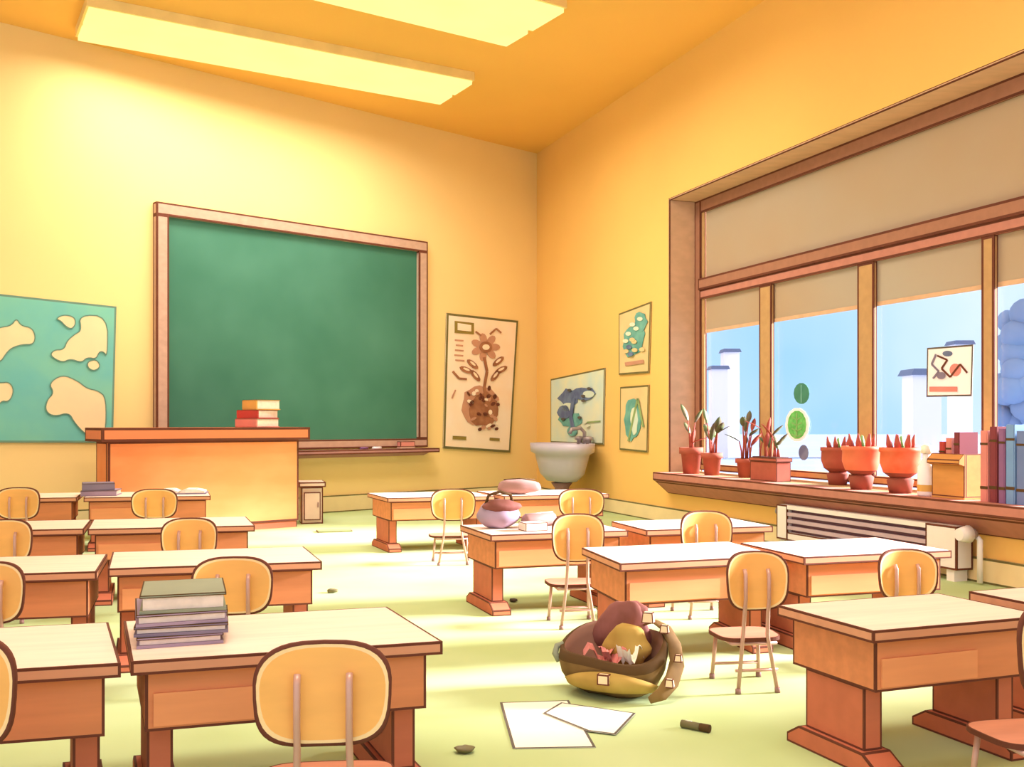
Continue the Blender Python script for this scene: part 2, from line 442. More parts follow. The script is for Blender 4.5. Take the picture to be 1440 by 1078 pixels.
for L_ in lands:
    q = smooth(cc(L_)); f.poly(q, 'land', 1, thick=.006)
    f.line(q+[q[0]], 1.5, 'maproll', 2)
f.done('continents', parent=t)

# chalkboard
t = empty('chalkboard', FW.P(FW.s_of(410), -.05, 1.2), label='large green chalkboard in a wooden frame on the yellow wall', cat='chalkboard')
L0, T0 = FW.uz(218, 283, -.08); L1, T1 = FW.uz(599, 341, -.08)
zt = (T0+T1)/2; zbt = FW.uz(590, 628, -.08)[1]
zt = T0*.5+T1*.5
def fpart(bld, name, edge='edge'):
    o = bld.xf(wallxf(FW)).build(name, edge=edge); o.parent = t; o.matrix_parent_inverse = Matrix.Translation(-t.location); return o
b = MB(); fr = .20
b.box(L1, L0, -.14, -.001, zt-fr, zt, 'boardframe', w=.028); b.box(L1, L0, -.14, -.001, zbt, zbt+fr*.8, 'boardframe', w=.028)
b.box(L1, L1+fr, -.14, -.001, zbt+fr*.8, zt-fr, 'boardframe', w=.028); b.box(L0-fr, L0, -.14, -.001, zbt+fr*.8, zt-fr, 'boardframe', w=.028)
fpart(b, 'board_frame')
b = MB(); b.box(L1+fr, L0-fr, -.05, -.005, zbt+fr*.8, zt-fr, 'board'); fpart(b, 'board_surface')
b = MB(); b.box(L1-.1, L0-.2, -.38, -.141, zbt-.10, zbt-.02, 'tray', w=.025); b.extr([(-.141, zbt-.16), (-.141, zbt-.101), (-.32, zbt-.101)], L1+.1, L0-.4, 'x', 'tray'); fpart(b, 'chalk_tray')
zty = zbt-.018
def onboard(px): return FW.P(FW.s_of(px, -.27), -.27, zty)
p = onboard(571); b = MB(); b.box(-.16, .16, -.06, .06, .03, .13, 'bookpink', w=.012); b.box(-.16, .16, -.06, .06, .0, .03, 'boardframe')
tag(b.build('board_eraser', loc=p, rz=.7), 'pink felt board eraser at the right end of the chalk tray', 'eraser')
for i, (px, c) in enumerate(((530, 'white'), (512, 'bookpur'))):
    p = onboard(px); b = MB(); b.tube([(-.09,0,.022),(.09,0,.022)], .022, c, 8)
    tag(b.build('chalk_stick', loc=p, rz=.7+.2*i), ('white' if i == 0 else 'purple') + ' stick of chalk lying on the chalk tray', 'chalk', 'chalk sticks on the tray')

# portrait-format chart beside the board
rnd = random.Random(11)
t = empty('wall_chart', FW.P(FW.s_of(675), -.02, 1.5), label='tall cream botanical chart with brown drawings, right of the chalkboard', cat='poster')
f = Flat(FW, -.003)
f.poly([(627, 440), (727, 451), (716, 636), (622, 630)], 'cream', 1, edge=.045, thick=.03); f.done('chart_sheet', parent=t, edge='edge_soft')
f = Flat(FW, -.038)
f.poly([(639, 451), (666, 454), (666, 470), (639, 468)], 'oliveink', 1); f.poly([(643, 454), (662, 457), (662, 466), (643, 464)], 'cream', 2)
for i in range(5): f.line([(638+rnd.uniform(0,3), 478+i*7), (650+rnd.uniform(-2,4), 479+i*7)], 2, 'roseink', 1)
for i in range(7):   # bloom
    a = 2*PI*i/7; f.oval(682+13*math.cos(a), 488+12*math.sin(a), 8, 5, 'roseink', 1+(i % 2), rot=a, n=10)
f.oval(682, 488, 9, 8, 'brownink', 4); f.oval(682, 488, 5, 4, 'cream', 5)
f.line([(688, 470), (697, 462), (704, 468)], 2.4, 'brownink', 3); f.line([(676, 472), (668, 466)], 2.4, 'brownink', 3)
f.line([(680, 502), (684, 522), (680, 545), (684, 570)], 4, 'brownink', 3)
for (x, y, r) in ((664, 512, .7), (700, 508, -.7), (655, 520, .4), (704, 520, -.5), (668, 528, .9), (696, 528, -.9)):
    f.oval(x, y, 10, 4, 'brownink', 2, rot=r, n=10); f.oval(x, y-1, 5, 1.6, 'cream', 3, rot=r, n=8)
f.oval(674, 568, 26, 28, 'roseink', 1, wob=.12, rnd=rnd, n=20)
f.oval(680, 575, 20, 24, 'brownink', 2, wob=.12, rnd=rnd, n=18)
for i in range(34):
    x, y = rnd.uniform(656, 700), rnd.uniform(545, 604)
    f.oval(x, y, rnd.uniform(2.5, 5), rnd.uniform(1.5, 3), rnd.choice(('cream', 'roseink', 'edge')), 3+i % 3, rot=rnd.uniform(0, 3), n=8)
f.line([(636, 522), (645, 532), (656, 533)], 3, 'brownink', 2); f.line([(640, 548), (635, 560)], 2, 'roseink', 2)
f.line([(636, 615), (655, 616)], 5, 'oliveink', 2); f.line([(688, 617), (702, 618)], 4, 'oliveink', 2)
f.done('chart_drawing', parent=t)

def wall_poster(name, pts, paper, label, fn, off=-.003, edgem='edge_soft'):
    cx = sum(p[0] for p in pts)/len(pts)
    t = empty(name, WW.P(WW.s_of(cx), -.02, 1.5), label=label, cat='poster')
    f = Flat(WW, off); f.poly(pts, paper, 1, edge=.03, thick=.02); f.done('poster_sheet', parent=t, edge=edgem)
    f = Flat(WW, off-.028); fn(f); f.done('poster_drawing', parent=t)
def p2(f):
    r = random.Random(3)
    f.oval(800, 560, 14, 12, 'blueink', 1, wob=.2, rnd=r); f.oval(822, 553, 16, 9, 'blueink', 2, wob=.15, rnd=r); f.oval(829, 554, 8, 5, 'mint', 3)
    f.oval(800, 572, 8, 6, 'mint', 3); f.oval(803, 590, 15, 10, 'tealink', 1, wob=.2, rnd=r); f.oval(795, 580, 9, 9, 'blueink', 3, wob=.2, rnd=r)
    f.line([(808, 560), (804, 585), (808, 606)], 5, 'blueink', 4); f.oval(806, 606, 7, 7, 'tealink', 3)
    f.line([(822, 594), (845, 592)], 2, 'greenink', 2)
    for i in range(8): f.oval(r.uniform(790, 835), r.uniform(545, 600), 3, 2, r.choice(('mint', 'edge_grey')), 5, n=8)
wall_poster('plant_poster', [(776, 533), (852, 517), (850, 625), (776, 622)], 'mint', 'pale green poster with a blue plant drawing, above the washbasin', p2)
def p3(f):
    r = random.Random(4)
    f.oval(892, 478, 15, 24, 'tealink', 1, wob=.2, rnd=r, n=18); f.oval(902, 452, 9, 14, 'tealink', 2, wob=.2, rnd=r)
    for i in range(12): f.oval(r.uniform(880, 906), r.uniform(448, 498), 4, 3, r.choice(('blueink', 'mint', 'tan')), 3+i % 3, n=8)
    f.line([(880, 512), (906, 508)], 5, 'roseink', 2)
wall_poster('animal_poster', [(872, 441), (917, 424), (914, 524), (872, 527)], 'tan', 'faded teal-patterned poster, the upper of two beside the window', p3)
def p4(f):
    r = random.Random(6)
    f.oval(890, 590, 11, 30, 'tealink', 1, wob=.15, rnd=r, n=18); f.oval(893, 590, 5, 20, 'mint', 2, wob=.15, rnd=r)
    f.line([(885, 620), (898, 560), (906, 600)], 2.5, 'greenink', 3)
wall_poster('leaf_poster', [(874, 544), (914, 541), (912, 636), (873, 632)], 'tan', 'narrow poster with a long green leaf, the lower of two beside the window', p4)

# paper things on the glass
f = Flat(WW, OF+.098)
f.oval(1122, 597, 17, 24, 'white', 1); f.oval(1122, 597, 13, 20, 'sticker', 2); f.line([(1122, 580), (1122, 614)], 2, 'leaf2', 3)
for k in range(4): f.line([(1115, 586+k*8), (1122, 590+k*8), (1129, 586+k*8)], 1.6, 'leaf2', 3)
f.done('leaf_sticker', 'bright green oval leaf sticker with white rim on the window glass', 'sticker')
f = Flat(WW, OF+.098); f.oval(1128, 553, 11, 15, 'sticker2', 1); f.line([(1128, 541), (1128, 566)], 1.5, 'tealink', 2)
f.done('leaf_sticker', 'small dark green oval sticker above the bright green one', 'sticker')
f = Flat(WW, OF+.098); f.oval(1131, 636, 7, 11, 'blueink', 1)
f.done('leaf_sticker', 'tiny grey-blue sticker low on the glass under the green ones', 'sticker')
f = Flat(WW, OF+.098)
f.poly([(1305, 489), (1370, 484), (1368, 557), (1304, 558)], 'white', 1, edge=.02, thick=.008)
f.line([(1309, 547), (1348, 547)], 7, 'bookpink', 3)
f.line([(1318, 498), (1312, 512), (1322, 522), (1314, 532)], 2.5, 'bookslate', 3); f.line([(1320, 500), (1334, 506), (1326, 518), (1338, 530), (1352, 512), (1362, 524)], 2.5, 'edge', 3)
f.oval(1345, 520, 8, 9, 'bookpink', 2); f.oval(1326, 528, 6, 5, 'bookslate', 4); f.oval(1334, 497, 7, 4, 'blueink', 2)
f.done('taped_drawing', 'white sheet with a scribbled drawing taped to the window', 'drawing', edge='edge_grey')

# ------------------------------------------------------------------ washbasin
def wpos(px, off, z=0): return WW.P(WW.s_of(px, off), off, z)
WANG = math.atan2(WD.y, WD.x)
t = empty('washbasin', wpos(790, -.60), WANG, label='grey white washbasin on a pillar below the plant poster', cat='sink')
b = MB()
b.lathe([(.12, .50), (.38, .53), (.55, .66), (.64, .90), (.68, 1.02), (.79, 1.06), (.81, 1.22), (.73, 1.22), (.66, 1.05), (.45, .80), (.05, .76)], 'sink', 36, sy=.62)
b.xf(lambda q: Vector((q.x*1.2, q.y, q.z))).build('basin', t)
b = MB(); b.lathe([(.24, 0), (.24, .06), (.15, .12), (.13, .40), (.20, .498)], 'darkmauve', 20); b.build('pedestal', t)
b = MB(); b.tube([(0, .46, 1.21), (0, .46, 1.42), (0, .38, 1.50), (0, .20, 1.48), (0, .16, 1.40)], .035, 'metal', 10); b.build('tap', t)
for sx in (-.2, .2):
    b = MB(); b.lathe([(.05, 1.20), (.05, 1.27), (.09, 1.28), (.09, 1.33), (.03, 1.35)], 'metal', 12, cx=sx, cy=.45); b.build('tap_handle', t)

# ------------------------------------------------------------------ radiator
t = empty('radiator', wpos(1225, -.15), WANG, label='white radiator with dark grille slots under the window sill', cat='radiator')
cs = WW.s_of(1225, -.15)
sa = WW.s_of(1092, -.26)-cs; sb = WW.s_of(1345, -.26)-cs
zt_ = .55
zt_ = WW.uz(1200, 722, -.26)[1]
b = MB()
y0, y1 = -.11, .10
b.box(sa, sa+.22, y0, y1, .12, zt_, 'rad', w=.02); b.box(sb-.42, sb, y0, y1, .12, zt_, 'rad', w=.02)
b.box(sa+.22, sb-.42, y0, y1, zt_-.05, zt_, 'rad'); b.box(sa+.22, sb-.42, y0, y1, .12, zt_-.34, 'rad', w=.015)
b.box(sa+.22, sb-.42, y0+.07, y1, zt_-.34, zt_-.05, 'raddark')
b.box(sa+.05, sa+.15, y0+.02, y1-.02, 0, .12, 'rad'); b.box(sb-.15, sb-.05, y0+.02, y1-.02, 0, .12, 'rad')
b.build('casing', t)
for i in range(3):
    b = MB(); z = zt_-.11-i*.085
    b.box(sa+.22, sb-.42, y0+.005, y0+.05, z-.022, z+.022, 'radslat'); b.build('grille_slat', t)
b = MB(); b.tube([(sb+.001, 0, .50), (sb+.12, 0, .50), (sb+.19, 0, .44), (sb+.19, 0, .02)], .028, 'rad', 10); b.build('pipe', t)
b = MB(); b.tube([(sb+.14, -.10, .50), (sb+.14, -.02, .50)], [.075, .05], 'metal', 14); b.tube([(sb+.14, -.22, .50), (sb+.14, -.10, .50)], [.06, .09], 'rad', 14); b.build('valve_knob', t)
b = MB(); b.tube([(sa-.001, 0, zt_-.1), (sa-.12, 0, zt_-.1)], .05, 'metal', 12); b.build('vent_cap', t)

# ------------------------------------------------------------------ things on the window sill
def onsill(px, off=.15): return wpos(px, off, SZ)
def leafshape(b, base, ang, tilt, L, w, m, bend=.25):
    n0 = len(b.v); K = 6
    d = Vector((math.cos(ang)*math.cos(tilt), math.sin(ang)*math.cos(tilt), math.sin(tilt)))
    side = Vector((-math.sin(ang), math.cos(ang), 0)); up = side.cross(d).normalized()*-1
    for s_, off in ((0, 0), (1, .006)):
        for i in range(K+1):
            u = i/K; ww = w*math.sin(PI*min(1, u*.92+.06))**.8*(1 if i < K else .05)
            c = Vector(base) + d*L*u - up*(-1)*bend*L*u*u*-.5 + up*off
            b.v.append(tuple(c-side*ww)); b.v.append(tuple(c+side*ww))
    S = 2*(K+1)
    for i in range(K):
        a = n0+2*i
        b.face([a, a+1, a+3, a+2], m, True); b.face([a+S, a+S+2, a+S+3, a+S+1], m, True)
        b.face([a, a+2, a+S+2, a+S], m); b.face([a+1, a+S+1, a+S+3, a+3], m)
def plant(name, px, off, potR, potH, potm, leaves, label, group=None, trough=False):
    t = empty(name, onsill(px, off), WANG, label=label, cat='potted plant', group=group)
    b = MB()
    if trough:
        b.box(-potR, potR, -.11, .11, 0, potH, potm, w=.012); b.box(-potR-.015, potR+.015, -.125, .125, potH, potH+.05, potm, w=.012); b.build('pot', t)
        top = potH+.05
        b = MB(); b.box(-potR+.02, potR-.02, -.09, .09, top, top+.012, 'soil'); b.build('soil', t)
    else:
        b.lathe([(potR*.72, 0), (potR*.9, potH*.75), (potR*1.08, potH*.76), (potR*1.08, potH), (potR*.85, potH), (potR*.8, potH*.9), (.005, potH*.9)], potm, 24); b.build('pot', t)
        top = potH*.9
        b = MB(); b.lathe([(potR*.78, top+.004), (potR*.5, top+.02), (.01, top+.025)], 'soil', 20); b.build('soil', t)
    b = MB(); sb_ = MB()
    for (x, y, ang, tilt, L, w, m, h) in leaves:
        if h > 0:
            p1 = (x+.15*h*math.cos(ang), y+.15*h*math.sin(ang), top+h)
            sb_.tube([(x, y, top), (x+.05*h*math.cos(ang), y, top+h*.5), p1], [.014, .011, .008], 'leafred', 6)
            leafshape(b, p1, ang, tilt, L, w, m)
        else: leafshape(b, (x, y, top), ang, tilt, L, w, m)
    if sb_.v: sb_.build('stem', t)
    b.build('foliage', t)
    return t
r = random.Random(21)
def rl(n, spread, m, hl, hh, L, w, tilt=(.5, 1.4)):
    out = []
    for i in range(n):
        a = r.uniform(0, 2*PI) if i % 2 else r.choice((0, PI))+r.uniform(-.5, .5)
        out.append((r.uniform(-spread, spread), r.uniform(-.05, .05), a, r.uniform(*tilt), L*r.uniform(.7, 1.2), w*r.uniform(.8, 1.2), r.choice(m), r.uniform(hl, hh)))
    return out
plant('potted_plant', 972, .02, .17, .40, 'terra', [(-.03,0,PI,1.0,.34,.045,'leaf',.45),(0,0,PI,.9,.25,.04,'leaf',.25),(.03,0,.2,1.0,.26,.04,'leaf',.42),(0,0,0,1.3,.24,.04,'leafred',.1),(.04,0,.6,.4,.26,.05,'leafred',.12)],
      'tall leafy plant in a terracotta pot at the far left end of the sill')
plant('potted_plant', 1001, .06, .15, .33, 'terra', rl(8, .07, ['leaf', 'leaf2', 'leaf'], .15, .5, .26, .05),
      'green leafy plant in a terracotta pot, second from the left end of the sill')
plant('potted_plant', 1048, .16, .13, .27, 'terra', rl(8, .06, ['leaf', 'leaf', 'leafred'], .2, .62, .22, .04),
      'slim plant with upright leaves in the smaller of the two middle terracotta pots')
plant('potted_plant', 1083, .04, .30, .26, 'terra', rl(11, .2, ['leafred', 'leaf', 'leaf'], .08, .55, .24, .035),
      'sprawling plant in a long terracotta trough, left of the green window stickers', trough=True)
# glazed red bowls standing on small dark pots, spiky tips on top
def redbowl(px, off, s, label, m):
    t = empty('cactus_bowl', onsill(px, off), WANG, label=label, cat='potted plant', group=None)
    b = MB(); b.lathe([(.13*s, 0), (.16*s, .16*s), (.12*s, .19*s)], 'darkpot', 22); b.build('stand', t)
    b = MB(); b.lathe([(.12*s, .191*s), (.20*s, .25*s), (.24*s, .37*s), (.235*s, .50*s), (.25*s, .51*s), (.25*s, .56*s), (.21*s, .56*s), (.20*s, .50*s), (.01, .48*s)], m, 30,
                      mats=['darkpot']+[m]*7); b.build('bowl', t)
    b = MB()
    for i in range(7):
        a = 2*PI*i/7; x, y = .11*s*math.cos(a), .11*s*math.sin(a)
        b.tube([(x, y, .49*s), (x*1.3, y*1.3, .60*s), (x*1.5, y*1.5, .72*s)], [.035*s, .035*s, .006], 'leafred', 8)
    b.tube([(0, 0, .48*s), (0, 0, .62*s), (.02, 0, .70*s)], [.05*s, .045*s, .01], 'leaf2', 8)
    b.build('foliage', t)
redbowl(1178, .30, .84, 'red bowl with spiky plant at the back of the sill, leftmost of three', 'terra')
redbowl(1211, .0, .90, 'pale orange bowl with spiky plant, middle of three on the sill', 'redpot2')
redbowl(1266, .0, .90, 'bright red bowl with spiky plant, right one of three, beside the white bottle', 'redpot')
t = empty('white_bottle', onsill(1303, -.06), WANG, label='white bottle with pale cap between red bowl and cardboard box', cat='bottle')
b = MB(); b.lathe([(.085, 0), (.095, .02), (.09, .30), (.04, .40), (.04, .45)], 'white', 20); b.build('bottle_body', t)
b = MB(); b.lathe([(.055, .451), (.055, .53), (.02, .55)], 'paper', 16); b.build('cap', t)
b = MB(); b.lathe([(.0955, .05), (.095, .12)], 'bookochre', 20, cap=False); b.build('bottle_label', t)
t = empty('cardboard_box', onsill(1351, .05), WANG, label='tan cardboard box holding books, right of the white bottle', cat='box')
b = MB(); hw = .22
b.box(-hw, hw, -.17, .17, 0, .02, 'wicker'); b.box(-hw, hw, -.17, -.15, .02, .46, 'wicker', w=.012); b.box(-hw, hw, .15, .17, .02, .46, 'wicker')
b.box(-hw, -hw+.02, -.15, .15, .02, .46, 'wicker', w=.01); b.box(hw-.02, hw, -.15, .15, .02, .46, 'wicker', w=.01); b.build('box_body', t)
b = MB(); b.extr([(-.175, .34), (-.24, .36), (-.235, .40), (-.171, .46), (-.171, .34)], -hw, hw, 'x', 'wicker', w=.008); b.build('flap', t)
def book(name_loc, w, d, h, cm, label, rz=0, cat='book', parent=None, upright=False, group=None, flip=False):
    """lying book: spine along local -y ; upright: spine faces -y"""
    t = empty('book', name_loc, rz, label=label, cat=cat, group=group)
    b = MB(); c = .012
    if not upright:
        b.box(-w/2, w/2, 0, d, 0, c, cm); b.box(-w/2, w/2, 0, d, h-c, h, cm, w=.006); b.box(-w/2, w/2, -.006, .012, c, h-c, cm)
        fl = (lambda q: Vector((-q.x, d-q.y, q.z))) if flip else (lambda q: q)
        b.xf(fl).build('cover', t, edge='bagtrim')
        b = MB(); b.box(-w/2+.012, w/2-.012, .0125, d-.012, c+.0005, h-c-.0005, 'pages'); b.xf(fl).build('pages', t)
    else:
        b.box(-w/2, -w/2+c, 0, d, 0, h, cm); b.box(w/2-c, w/2, 0, d, 0, h, cm); b.box(-w/2+c, w/2-c, -.004, .012, 0, h, cm)
        b.box(-w/2-.001, w/2+.001, -.007, -.004, h*.18, h*.22, 'bagtrim'); b.box(-w/2-.001, w/2+.001, -.007, -.004, h*.80, h*.83, 'bagtrim')
        b.build('cover', t)
        b = MB(); b.box(-w/2+c+.0005, w/2-c-.0005, .0125, d-.01, .01, h-.012, 'pages'); b.build('pages', t)
    return t
q = onsill(1351, .05)
def loc_on(t0, x, y, z): return t0 + WD*x + WN*y + Vector((0, 0, z))
for i, (x, cm, hh, lab) in enumerate(((-.13, 'bookred', .56, 'red book standing at the left inside the cardboard box'), (-.04, 'bookpink', .60, 'pink book standing in the middle of the cardboard box'), (.07, 'bookmar', .66, 'dark maroon book standing at the right inside the cardboard box'))):
    book(loc_on(q, x, -.12, .021), .075, .24, hh, cm, lab, WANG, upright=True, group='books in the cardboard box')
for i, (px, w, cm, hh, lab) in enumerate(((1384, .09, 'bookpink', .70, 'pink upright book right beside the cardboard box'), (1397, .085, 'bookmar', .74, 'maroon upright book in the row at the right of the sill'),
        (1409, .075, 'bookpur', .72, 'purple upright book between the maroon and blue ones'), (1421, .10, 'bookblue', .76, 'pale blue upright book next to the purple one'), (1436, .10, 'bookblue2', .70, 'grey blue upright book cut by the right edge'))):
    book(onsill(px, -.12), w, .30, hh, cm, lab, WANG, upright=True, group='books standing on the window sill')

# ------------------------------------------------------------------ teacher's desk and things on it
TF = RAY(420, 15.3); TA = RAY(152, 13.5); dv = (TF-TA); TW = dv.length; tang = math.atan2(dv.y, dv.x)
t = empty('teacher_desk', TA, tang, label='large bright orange teacher desk in front of the chalkboard', cat='desk')
TH = 1.53
b = MB(); b.box(-.12, TW+.13, -.12, .62, TH-.19, TH, 'teachtop', w=.035); b.build('desk_top', t)
b = MB(); b.box(0, TW, 0, .06, .10, TH-.191, 'teach', w=.03); b.build('front_panel', t)
for x in (0, TW-.06):
    b = MB(); b.box(x, x+.06, .061, .52, .0, TH-.191, 'teach', w=.03); b.build('side_panel', t)
b = MB(); b.box(.03, TW-.03, .03, .059, 0, .099, 'leg'); b.build('plinth', t)
def ontd(px, y=.1, z=TH):
    k = (px-720)/F; u = Vector((math.cos(tang), math.sin(tang), 0)); v = Vector((-u.y, u.x, 0)); o = TA+v*y
    s_ = (k*o.y-o.x)/(u.x-k*u.y); return o+u*s_+Vector((0, 0, z+.001))
z = TH
for i, (px, w, h, cm, lab) in enumerate(((359, .66, .13, 'bookpink', 'pink book at the bottom of the pile on the teacher desk'), (361, .56, .13, 'bookred', 'dusky red book in the middle of the pile on the teacher desk'), (364, .50, .15, 'bookochre', 'cream and ochre book topmost on the teacher desk pile'))):
    book(ontd(px-13, .16, z), w*.84, .40, h, cm, lab, (-.72, -.60, -.80)[i], group='pile of books on the teacher desk'); z += h+.001
# low cabinet at its right-hand end
t = empty('side_cabinet', RAY(439, 15.75), tang*.4, label='small pale side cabinet at the right end of the teacher desk', cat='cabinet')
b = MB(); b.box(-.17, .17, 0, .5, 0, .58, 'palecab', w=.02); b.build('cabinet_body', t)
b = MB(); b.box(-.21, .21, -.04, .54, .581, .66, 'palecab', w=.02); b.build('cabinet_top', t)
b = MB(); b.box(-.13, .13, -.025, -.001, .06, .50, 'palecab', w=.016); d_ = b.build('door', t)
b = MB(); b.box(.08, .10, -.045, -.026, .26, .34, 'darkmauve'); b.build('handle', d_)

# ------------------------------------------------------------------ pupils' desks
DT = .68
def desk(ref, px, py, W, ang, skew, D, label):
    """ref = which point of the front top edge (px, py) marks: 0 left end, .5 middle, 1 right end"""
    p = G(px, py, DT); a = R(ang); u = Vector((math.cos(a), math.sin(a), 0)); o = p-u*(W*ref); o.z = 0
    t = empty('school_desk', o, a, label=label, cat='desk')
    k = math.tan(R(skew)); sk = lambda q: Vector((q.x-k*q.y, q.y, q.z))
    b = MB(); b.box(0, W, 0, D, DT-.055, DT, 'slabedge', w=.011, topm='top'); b.xf(sk).build('desk_top', t)
    b = MB(); i = .055
    b.box(i, W-i, .05, D-.05, .39, DT-.056, 'body', w=.011); b.xf(sk).build('desk_box', t)
    b = MB(); b.box(i+.03, W*.62, .040, .0495, .41, DT-.14, 'panel', w=0); b.xf(sk).build('front_panel', t)  # lit part of the front between top and chair shadows, as paler colour
    for x0 in (i+.012, W-i-.012-.10):
        b = MB(); y0, y1 = D*.20, D*.80
        b.box(x0, x0+.10, y0, y1, .10, .389, 'leg', w=.010); g = b.xf(sk).build('leg', t)
        b = MB(); e0, e1 = y0-.11, y1+.11
        b.extr([(e0, 0), (e1, 0), (e1, .045), (y1+.02, .099), (y0-.02, .099), (e0, .045)], x0-.03, x0+.13, 'x', 'leg', w=.010); b.xf(sk).build('foot', g)
    return dict(o=o, u=u, a=a, W=W, D=D, k=k)
def ondesk(D_, x, y):
    v = Vector((-D_['u'].y, D_['u'].x, 0)); return D_['o']+D_['u']*(x-D_['k']*y)+v*y+Vector((0, 0, DT+.001))
B1 = desk(.5, 413, 915, 1.23, 17, 6, .85, 'school desk with a stack of books, nearest in the second column from left')
B2 = desk(.5, 306, 794, 1.33, 14, 6, .85, 'school desk with an empty top, directly behind the one with stacked books')
B3 = desk(.5, 243, 741, 1.40, 13, 7, .90, 'school desk third from the front in the second column')
B4 = desk(.5, 208, 698, 1.50, 12, 7, .95, 'school desk with an open book, in front of the teacher desk')
A1 = desk(1, 170, 932, 1.25, 15, 10, .85, 'school desk cut by the left edge, nearest to the viewer')
A2 = desk(1, 136, 803, 1.33, 12, 6, .85, 'school desk at the left edge, second from the front')
A3 = desk(1, 118, 743, 1.40, 12, 7, .85, 'school desk at the left edge, third from the front')
A4 = desk(1, 108, 699, 1.45, 12, 7, .90, 'school desk at the left edge, farthest, below the map')
C1 = desk(0, 1228, 887, 1.02, 20, 2, .68, 'large school desk in the right foreground with bare pale top')
D1 = desk(0, 1521, 862, 1.05, 20, 2, .68, 'school desk barely showing at the right edge, below the radiator valve')
C2 = desk(0, 872, 792, 1.22, 18, -5, .85, 'school desk behind the open satchel, in the right half')
D2 = desk(0, 1131, 783, 1.22, 17, 0, .85, 'school desk directly in front of the radiator')
C3 = desk(0, 690, 752, 1.22, 17, 3, .85, 'school desk with bag and white sheet on it, in the middle')
D3 = desk(0, 909, 745, 1.22, 16, 0, .80, 'school desk near the left end of the window sill, two rows from the wall')
C4 = desk(0, 545, 700, 1.35, 15, 8, .95, 'farthest school desk, below the botanical chart')
D4 = desk(0, 709, 697, 1.40, 15, 8, .95, 'farthest school desk, in front of the washbasin')

# ------------------------------------------------------------------ chairs
def superell(w, h, n=40, e=3.2, sq=0):
    pts = []
    for i in range(n):
        t_ = 2*PI*i/n; c, s_ = math.cos(t_), math.sin(t_)
        x = math.copysign(abs(c)**(2/e), c)*w/2; y = math.copysign(abs(s_)**(2/e), s_)*h/2
        pts.append((x*(1+.04*y/h*2), y))
    return pts
def chair(px, ytop, wpx, d, ang, label):
    p = RAY(px, d); ztop = H-(ytop-HOR)*d/F; kz = ztop/.85; w = wpx*d/F
    t = empty('school_chair', p, R(ang), label=label, cat='chair')
    b = MB(); hb = .36*kz; zc = ztop-hb/2; th = .022; n = 40
    rings = []
    for side in (0, 1):
        for s_, in ((1.0,), (.955,), (.91,), (.6,), (.25,)):
            base = len(b.v)
            for x, z_ in superell(w, hb, n):
                xx, zz = x*s_, z_*s_
                if s_ > .9 and s_ < 1: xx, zz = x-math.copysign(min(abs(x), w/2*(1-s_)), x), z_-math.copysign(min(abs(z_), w/2*(1-s_)), z_)
                yy = .10*(1-(2*xx/w)**2)*.55 + .02*zz/hb
                b.v.append((xx, yy+(0 if side == 0 else th)-.04, zc+zz))
            rings.append(base)
    for side in (0, 5):
        for j in range(4):
            m = ('edge', 'plyrim', 'ply', 'ply')[j]
            for i in range(n):
                k_ = (i+1) % n; b.face([rings[side+j]+i, rings[side+j]+k_, rings[side+j+1]+k_, rings[side+j+1]+i], m, True)
        b.face([rings[side+4]+i for i in range(n)], 'ply', True)
    for i in range(n):
        k_ = (i+1) % n; b.face([rings[0]+i, rings[0]+k_, rings[5]+k_, rings[5]+i], 'edge', True)
    b.build('backrest', t)
    zs = .32*kz; xr = w*.19; xl = w*.40
    for sx in (-1, 1):
        b = MB()     # rear leg: one bent steel tube from the backrest down to the floor
        b.tube([(sx*xr, -.005, zc+hb*.20), (sx*xr, -.022, zc+hb*.12), (sx*xr, -.024, zc-hb*.3), (sx*xr, -.01, zc-hb*.5), (sx*xr*1.05, .01, zs+.02), (sx*xl*.8, -.03, .01)], .0125, 'tube', 10)
        g = b.build('leg', t)
        b = MB(); b.tube([(sx*xl*.8, -.031, 0), (sx*xl*.8, -.03, .03)], .018, 'darkmauve', 8); b.build('leg_cap', g)
        b = MB(); b.tube([(sx*xl*.9, .31, zs-.032), (sx*xl*1.0, .34, .01)], .0125, 'tube', 10)
        g = b.build('leg', t)
        b = MB(); b.tube([(sx*xl, .34, 0), (sx*xl, .34, .03)], .018, 'darkmauve', 8); b.build('leg_cap', g)
    b = MB(); o_ = superell(w*1.02, .34, 32, 4)
    b.extr([(x, y+.185) for x, y in o_], zs-.02, zs+.002, 'z', 'seat', w=.008, sidem='edge'); b.build('seat', t)
    b = MB(); b.tube([(-xl*.9, .03, zs-.033), (-xl*.9, .31, zs-.033), (xl*.9, .31, zs-.033), (xl*.9, .03, zs-.033)], .011, 'tube', 8, closed=True); b.build('seat_frame', t)
    b = MB(); b.tube([(-xl*.86, -.01, zs*.42), (xl*.86, -.01, zs*.42)], .010, 'tube', 8); b.build('stretcher', t)
    b = MB(); b.tube([(-xl*.94, .33, zs*.3), (xl*.94, .33, zs*.3)], .010, 'tube', 8); b.build('stretcher', t)
chair(455, 903, 190, 3.42, 6, 'orange plywood chair in the foreground, at the desk with stacked books')
chair(328, 783, 111, 5.85, 6, 'orange plywood chair at the desk right behind the book stack desk')
chair(267, 728, 77, 8.10, 6, 'plywood chair at the third desk of the second column')
chair(218, 687, 63, 11.6, 6, 'plywood chair farthest back in the second column, below the open book')
chair(-75, 895, 195, 3.25, 6, 'orange plywood chair cut by the left edge, nearest to the viewer')
chair(-19, 790, 108, 5.55, 6, 'plywood chair half hidden by the left edge, second from the front')
chair(7, 730, 77, 7.95, 6, 'plywood chair at the left edge, third from the front')
chair(26, 685, 60, 11.3, 6, 'plywood chair at the left edge, farthest, under the wall map')
